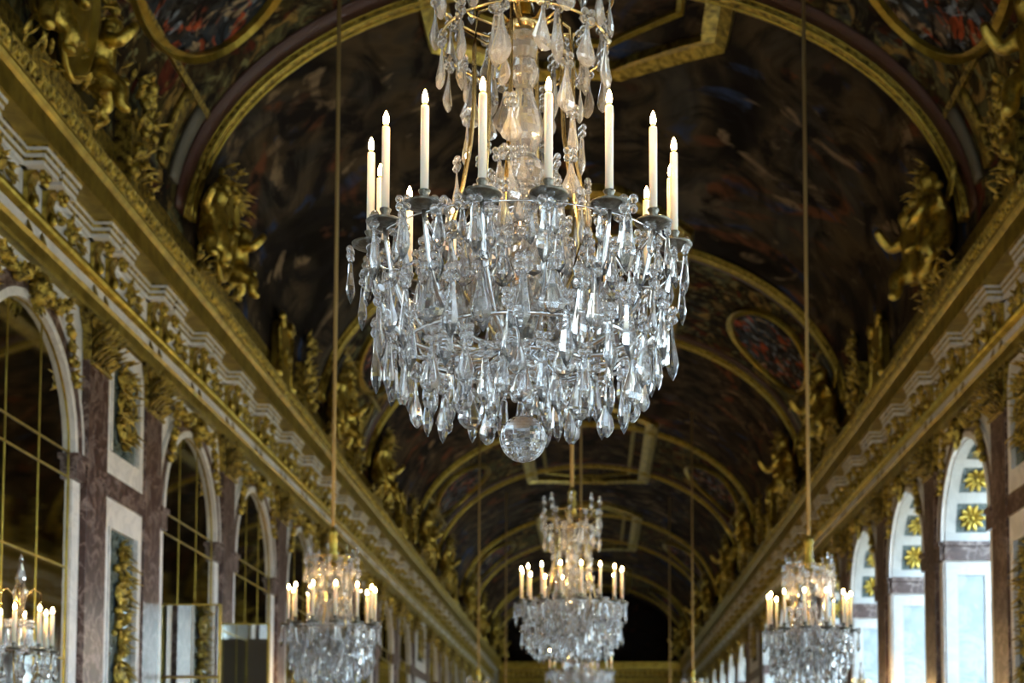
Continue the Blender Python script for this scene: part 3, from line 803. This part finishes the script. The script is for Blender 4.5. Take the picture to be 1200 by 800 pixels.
for side, sn in ((-1, 'left'), (1, 'right')):
    for k, y in enumerate(gy):
        trophy_group(side, y, 'gilded putti with oval shield on the %s cornice, %s group from the camera' % (sn, nth(k)), 20+k+(7 if side > 0 else 0), 1.0 if side < 0 else 1.25)
    mids = [22.6, 36.6, 50.6, 64.5]
    for k, y in enumerate(mids):
        cartouche(side, y, 'scroll-topped gilded cartouche on the %s cornice, %s one from the camera' % (sn, nth(k)))
    for k, y in enumerate([15.2, 24.4, 29.5, 34.0, 38.5, 43.3, 48.3, 57.4, 62.0, 70.5]):
        torch_cluster(side, y, 'gilded leafy trophy on a pedestal, %s cornice, %s one from the camera' % (sn, nth(k)), 60+k)

# ------------------------------------------------------------------ crystal and candle meshes
ME = {}
def keep(key, m, mat, name):
    o = m.build(name, mat); ME[key] = o.data; bpy.data.objects.remove(o); return ME[key]
def pear(L, W, n=8, depth=.42):
    prof = [(.10, 0), (.16, -.05), (.24, -.18), (.40, -.36), (.78, -.60), (1.0, -.76), (.80, -.88), (.35, -.97), (.04, -1.0)]
    m = MB(); m.lathe([(r*W, z*L) for r, z in prof], (0, 0, 0), n, 1, depth); return m
def spear(L, W, n=6, depth=.7):
    prof = [(.12, 0), (.45, -.10), (.55, -.30), (.95, -.62), (1.0, -.72), (.6, -.88), (.05, -1.0)]
    m = MB(); m.lathe([(r*W, z*L) for r, z in prof], (0, 0, 0), n, 1, depth); return m
keep('pear', pear(.215, .053), 'crystal', 'pear_pendant')
keep('spear', spear(.235, .034), 'crystal', 'spear_pendant')
keep('small', spear(.15, .026), 'crystal', 'small_pendant')
keep('plaque', pear(.20, .058, 6, .3), 'crystal', 'plaque_pendant')
keep('pear_milky', pear(.215, .053), 'rock_crystal', 'pear_pendant'); keep('plaque_milky', pear(.20, .058, 6, .3), 'rock_crystal', 'plaque_pendant'); keep('spear_milky', spear(.235, .034), 'rock_crystal', 'spear_pendant')
m = MB(); m.sm = True
for k in range(4):
    a = PI/4+PI/2*k; m.ball((.026*math.cos(a), 0, .028+.026*math.sin(a)), .0195, 8, 6)
m.ball((0, .010, .028), .014, 6, 5); m.ball((0, 0, -.008), .011, 6, 5)
keep('beads', m, 'crystal', 'bead_rosette')
m = MB(); m.sm = True
m.lathe([(.004, -.012), (.03, -.012), (.055, -.004), (.078, .006), (.083, .016), (.080, .018), (.055, .008), (.03, .002), (.012, .002)], (0, 0, 0), 20)
m.lathe([(.012, .0), (.020, .004), (.014, .016), (.022, .026), (.019, .034), (.0205, .045), (.019, .056), (.025, .066), (.026, .072), (.0195, .074)], (0, 0, 0), 12)
keep('cup', m, 'pewter', 'candle_cup')
m = MB(); m.sm = True; m.lathe([(.0175, 0), (.0175, .35), (.0165, .362), (.006, .366)], (0, 0, 0), 14); keep('candle', m, 'wax', 'candle')
m = MB(); m.sm = True; m.lathe([(.003, 0), (.0095, .010), (.0125, .026), (.0115, .042), (.007, .058), (.001, .074)], (0, 0, 0), 10); keep('flame', m, 'flame', 'flame')

def chandelier(label, group, R_, n, crown_r, crown_z, body, rope_top, name='crystal_chandelier', cand_h=1.0, dens=1.0, tassel=False, seed=1):
    """origin at the level of the candle cups. R_: cup ring radius; crown_z: height of the crown hoop; body: depth scale below the cups"""
    rnd = random.Random(seed)
    T = empty(name, (0, 0, 0), 0, label, 'chandelier', group)
    B = body; q = R_/.69; cz = crown_z/1.25
    def pend(kind, r, a, z, sc=1.0, name=None, beads=True, tilt=0):
        nm = name or {'pear': 'pear_pendant', 'spear': 'spear_pendant', 'small': 'small_pendant', 'plaque': 'plaque_pendant'}[kind]
        yaw = a+PI/2+rnd.uniform(-.7, .7); r += rnd.uniform(-.02, .02); z += rnd.uniform(-.03, .02); a += rnd.uniform(-.06, .06)
        if name == 'cup_pendant': r = r+0; z = z+.0
        o = link(nm, ME[kind+'_milky' if nm in ('frame_pendant', 'crown_pendant', 'inner_pendant', 'stem_pendant') else kind], T, (r*math.cos(a), r*math.sin(a), z), (rnd.uniform(-.05, .05), rnd.uniform(-.06, .06), yaw), (sc, sc, sc))
        if beads: link('bead_rosette', ME['beads'], o, (0, 0, 0))
        return o
    # candles
    for k in range(n):
        a = -PI/2+2*PI*(k+.5)/n; x, y = R_*math.cos(a), R_*math.sin(a)
        c = link('candle_cup', ME['cup'], T, (x, y, 0))
        d = link('candle', ME['candle'], T, (x, y, .07), (0, 0, 0), (1, 1, cand_h))
        link('flame', ME['flame'], d, (0, 0, .364))
    # metalwork
    m = MB(); m.sm = True
    for k in range(n):
        a = -PI/2+2*PI*(k+.5)/n; ca, sa = math.cos(a), math.sin(a)
        path = [(.08, -.40), (.2, -.46), (.36, -.465), (.50, -.42), (.60, -.33), (.655, -.2), (.68, -.08), (.69, -.01)]
        m.tube([(r*q*ca, r*q*sa, z*B) for r, z in path], .0125, 6)
        if k % 2 == 0:
            path = [(.69, -.03), (.63, -.09), (.55, -.09), (.47, -.03), (.42, .05), (.38, .12)]
            m.tube([(r*q*ca, r*q*sa, z) for r, z in path], .007, 6)
    for r, z in ((.54, -.43), (.30, -.50)):
        m.tube([(r*q*math.cos(t), r*q*math.sin(t), z*B) for t in [2*PI*i/36 for i in range(36)]], .010, 6, 1, None, True)
    m.lathe([(.02, -.56), (.10, -.53), (.12, -.50), (.07, -.46), (.10, -.42), (.03, -.38)], (0, 0, 0), 16, B*.0+1, 1)
    m.tube([(R_*math.cos(t), R_*math.sin(t), -.018) for t in [2*PI*i/48 for i in range(48)]], .004, 5, 1, None, True)
    m.build('silvered_arms', 'silver', T)
    m = MB(); m.sm = True
    nb = 6
    for k in range(nb):
        a = 2*PI*(k+.3)/nb; ca, sa = math.cos(a), math.sin(a)
        path = [(.07, 1.10), (.15, 1.16), (.22, 1.12), (.235, .95), (.235, .7), (.25, .5), (.285, .3), (.33, .12), (.345, -.02), (.30, -.15), (.18, -.32)]
        f = crown_r/.41
        m.tube([(r*f*ca, r*f*sa, z*cz if z > 0 else z*B) for r, z in path], [.010, .010, .011, .011, .011, .011, .011, .010, .010, .008, .006], 6)
        m.tube([(.07*ca, .07*sa, 1.06*cz), (.25*f*ca, .25*f*sa, 1.10*cz), (.40*f*ca, .40*f*sa, 1.22*cz)], .007, 6)
    for rr_, z in ((crown_r, 1.24*cz), (crown_r*.93, 1.0*cz)):
        m.tube([(rr_*math.cos(t), rr_*math.sin(t), z) for t in [2*PI*i/36 for i in range(36)]], .007, 6, 1, None, True)
    m.lathe([(.03, 1.04*cz), (.075, 1.07*cz), (.085, 1.10*cz), (.05, 1.13*cz), (.03, 1.2*cz)], (0, 0, 0), 16)
    m.build('brass_frame', 'brass', T)
    # crystal baluster stem
    m = MB(); m.sm = False
    prof = [(.02, -.40), (.05, -.36), (.085, -.28), (.06, -.2), (.10, -.12), (.105, -.04), (.06, .02), (.05, .06), (.06, .10), (.095, .15), (.10, .18), (.075, .22), (.07, .24), (.088, .27), (.088, .31), (.07, .335),
            (.075, .36), (.092, .40), (.095, .43), (.06, .47), (.055, .50), (.080, .56), (.085, .60), (.072, .68), (.045, .76), (.04, .80), (.065, .84), (.07, .88), (.05, .93), (.055, .97), (.075, 1.02), (.08, 1.04), (.03, 1.06)]
    m.lathe([(r, z*cz if z > 0 else z*B) for r, z in prof], (0, 0, 0), 12); m.build('crystal_stem', 'rock_crystal', T)
    # bottom ball, cut in facets
    m = MB(); m.sm = False; m.ball((0, 0, -.83*B), .106*min(1, q*1.05), 26, 18); m.build('crystal_ball', 'crystal', T)
    # tiers of pendants
    for k in range(n):
        a = -PI/2+2*PI*(k+.5)/n
        for j in range(4):
            b = PI/2*j+rnd.uniform(-.3, .3)+a; x = R_*math.cos(a)+.072*math.cos(b); y = R_*math.sin(a)+.072*math.sin(b)
            pend('small' if j % 2 else 'spear', math.hypot(x, y), math.atan2(y, x), -.045, rnd.uniform(.85, 1.1), 'cup_pendant', True)
        pend('pear' if k % 2 else 'plaque', .655*q, a, -.24*B, rnd.uniform(.95, 1.15), 'arm_pendant')
        pend('spear', .67*q, a+PI/n, -.30*B+rnd.uniform(-.03, .03), rnd.uniform(1.0, 1.2))
        pend('spear', .60*q, a+.12, -.40*B+rnd.uniform(-.02, .02), rnd.uniform(.9, 1.15))
        pend('pear', .54*q, a+PI/n, -.49*B, rnd.uniform(.85, 1.1))
        pend('spear', .45*q, a+.05, -.53*B, rnd.uniform(.9, 1.1))
        pend('pear', .47*q, a+PI/n*.5, -.07, rnd.uniform(.9, 1.15))
        pend('spear', .38*q, a+PI/n, -.2*B, rnd.uniform(.9, 1.1), 'inner_pendant')
        pend('small', .57*q, a+.1, -.12*B, 1.1, 'small_pendant')
    for k in range(12):
        a = 2*PI*k/12
        pend('pear' if k % 2 else 'spear', .31*q, a, -.53*B, rnd.uniform(.95, 1.15))
        if k % 3 != 2: pend('small', .17*q, a+.2, -.58*B, 1.1, 'small_pendant')
        pend('plaque', .30*q, a+.2, .02, rnd.uniform(.9, 1.1), 'inner_pendant')
        pend('spear', .24*q, a, -.08, 1.0, 'inner_pendant')
        # crown, two rows
        pend('pear', crown_r, a, 1.21*cz, rnd.uniform(.9, 1.1), 'crown_pendant')
        pend('plaque' if k % 2 else 'pear', crown_r*.93, a+.26, .97*cz, rnd.uniform(.95, 1.15), 'crown_pendant')
        if k % 2 == 0: pend('spear', crown_r*.7, a+.1, 1.05*cz, 1.1, 'crown_pendant')
    f = crown_r/.41
    for k in range(nb):      # pendants and rosettes pinned along the brass bars
        a = 2*PI*(k+.3)/nb
        for z, r in ((.84, .25), (.60, .26), (.36, .29), (.18, .34)):
            pend(rnd.choice(['pear', 'plaque', 'spear']), r*f+.012, a+rnd.uniform(-.12, .12), z*cz, rnd.uniform(.8, 1.0), 'frame_pendant')
    for k in range(10):      # loose rosettes and drops round the lower stem
        a = 2*PI*k/10+.2
        for z, r in ((.42, .17), (.22, .22), (.04, .20)):
            pend(rnd.choice(['pear', 'spear', 'plaque']), r*f+rnd.uniform(-.03, .05), a+rnd.uniform(-.2, .2), z*cz, rnd.uniform(.65, .95), 'stem_pendant')
    # finials above the crown hoop
    for k in range(8):
        a = 2*PI*k/8
        m = None
        if 'finial' not in ME:
            m = MB(); m.lathe([(.004, 0), (.02, .03), (.008, .06), (.014, .09), (.028, .13), (.028, .15), (.014, .18), (.022, .21), (.003, .245)], (0, 0, 0), 8); keep('finial', m, 'crystal', 'finial')
        link('crystal_finial', ME['finial'], T, (crown_r*.92*math.cos(a), crown_r*.92*math.sin(a), 1.25*cz), (0, 0, 0), (cz, cz, cz))
    # hanging rope
    m = MB(); m.sm = True
    m.tube([(0, 0, 1.15*cz), (0, 0, rope_top)], .022 if tassel else .026, 8)
    m.build('hanging_rope', 'rope', T)
    m = MB(); m.sm = True; z0 = 1.22*cz
    hh = .36
    m.lathe([(.045, z0), (.068, z0+.02), (.055, z0+.12), (.05, z0+hh*.8), (.065, z0+hh*.85), (.035, z0+hh), (.028, z0+hh+.03)], (0, 0, 0), 14); m.build('rope_tassel', 'gold_smooth', T)
    return T

ZV = lambda x: VZ + VB*math.sqrt(max(0, 1-((x-XC)/VA)**2))
g1 = 'large crystal chandeliers down the middle of the hall'
zc = R(2.37)
main = chandelier('large sharp crystal chandelier with lit candles filling the top middle foreground', g1, .69, 16, .41, 1.25, 1.0, R(10.335)-zc)
main.location = (-.323, 6.27, zc)
reg()
for y, lab in ((18.9, 'large blurred crystal chandelier in the middle, below the sharp foreground one'),
               (30.9, 'large crystal chandelier almost hidden behind the blurred central one')):
    o = copy_tree(main); o.location = (-.31, y, zc); o['label'] = lab
for o in [main]:
    pass
g2 = 'small crystal chandeliers along the sides of the hall'
zs = R(1.77)
side = chandelier('blurred smaller chandelier with lit candles at lower left, before the left wall', g2, .49, 12, .30, .78, .82, ZV(-3.0)-zs, cand_h=.92, tassel=True, seed=5)
side.location = (-3.02, 16.1, zs)
reg()
for x, y, lab in ((2.56, 16.7, 'blurred smaller chandelier with lit candles at lower right, beside the bright windows'),
                  (-3.0, 36.2, 'small chandelier far down the hall, its rope hanging just right of the left cornice'),
                  (2.57, 36.8, 'small far chandelier at the bottom edge, right of the central one, only its crown showing'),
                  (-3.0, 47.3, 'small chandelier deep in the hall on the left, its rope against the dark end vault'),
                  (2.57, 48.0, 'small chandelier deep in the hall on the right, its rope against the dark end vault')):
    o = copy_tree(side); o.location = (x, y, zs); o['label'] = lab

# ------------------------------------------------------------------ girandoles on gilded torcheres along the walls
def girandole(x, y, label):
    T = empty('girandole_torchere', (x, y, 0), 0, label, 'candelabrum', 'crystal girandoles on gilded stands')
    m = MB(); m.sm = True
    m.lathe([(.30, 0), (.30, .10), (.24, .14), (.20, .4), (.26, .46), (.14, .55), (.09, .8), (.13, 1.1), (.16, 1.3), (.10, 1.5), (.07, 1.8), (.12, 2.05), (.20, 2.15), (.22, 2.2), (.05, 2.22)], (0, 0, 0), 20)
    for k in range(18):
        a = k*2.4; m.leaf((.10*math.cos(a), .10*math.sin(a), .7+k*.07), (math.cos(a), math.sin(a), .8), .16, .04)
    m.build('gilded_stand', 'gold', T)
    zb = R(1.13)
    m = MB(); m.sm = True
    for k in range(8):
        a = 2*PI*(k+.3)/8; ca, sa = math.cos(a), math.sin(a); rr = .27
        m.tube([(r*ca, r*sa, z) for r, z in ((.02, zb-.38), (.16, zb-.32), (.26, zb-.18), (.27, zb-.01))], .009, 6)
        if k % 2 == 0:
            m.tube([(r*ca, r*sa, z) for r, z in ((.02, zb+.30), (.05, zb+.50), (.11, zb+.56), (.17, zb+.52), (.17, zb+.44), (.14, zb+.42))], .009, 6)
    m.tube([(0, 0, 2.2), (0, 0, zb+.6)], .014, 8)
    m.build('gilded_arms', 'brass', T)
    m = MB(); m.lathe([(.012, zb+.30), (.05, zb+.36), (.03, zb+.42), (.06, zb+.47), (.075, zb+.53), (.035, zb+.6), (.05, zb+.65), (.028, zb+.72), (.012, zb+.78), (.022, zb+.82), (.002, zb+.87)], (0, 0, 0), 8)
    m.build('crystal_spire', 'crystal', T)
    for k in range(8):
        a = 2*PI*(k+.3)/8; px, py = .27*math.cos(a), .27*math.sin(a)
        link('candle_cup', ME['cup'], T, (px, py, zb), (0, 0, 0), (.8, .8, .8))
        d = link('candle', ME['candle'], T, (px, py, zb+.05), (0, 0, 0), (1.05, 1.05, .78)); link('flame', ME['flame'], d, (0, 0, .364), (0, 0, 0), (1, 1, 1.2))
        for kd, r, z in (('pear', .30, -.04), ('spear', .27, -.2), ('plaque', .18, -.3), ('pear', .20, -.02), ('spear', .1, .22), ('pear', .12, -.34)):
            o = link({'pear': 'pear_pendant', 'spear': 'spear_pendant', 'plaque': 'plaque_pendant'}[kd], ME[kd], T, (r*math.cos(a+.2), r*math.sin(a+.2), zb+z), (0, 0, a+1.2))
            link('bead_rosette', ME['beads'], o, (0, 0, 0))
    return T
gr = girandole(-5.05, 12.3, 'crystal girandole with candles and pointed spire, cut by the left picture edge')
reg()
for x, y, lab in ((-4.85, 23.3, 'crystal girandole against the left wall, only its top in view below the chandelier'),
                  (4.42, 23.3, 'crystal girandole by the right wall windows, only its top in view')):
    o = copy_tree(gr); o.location = (x, y, 0); o['label'] = lab
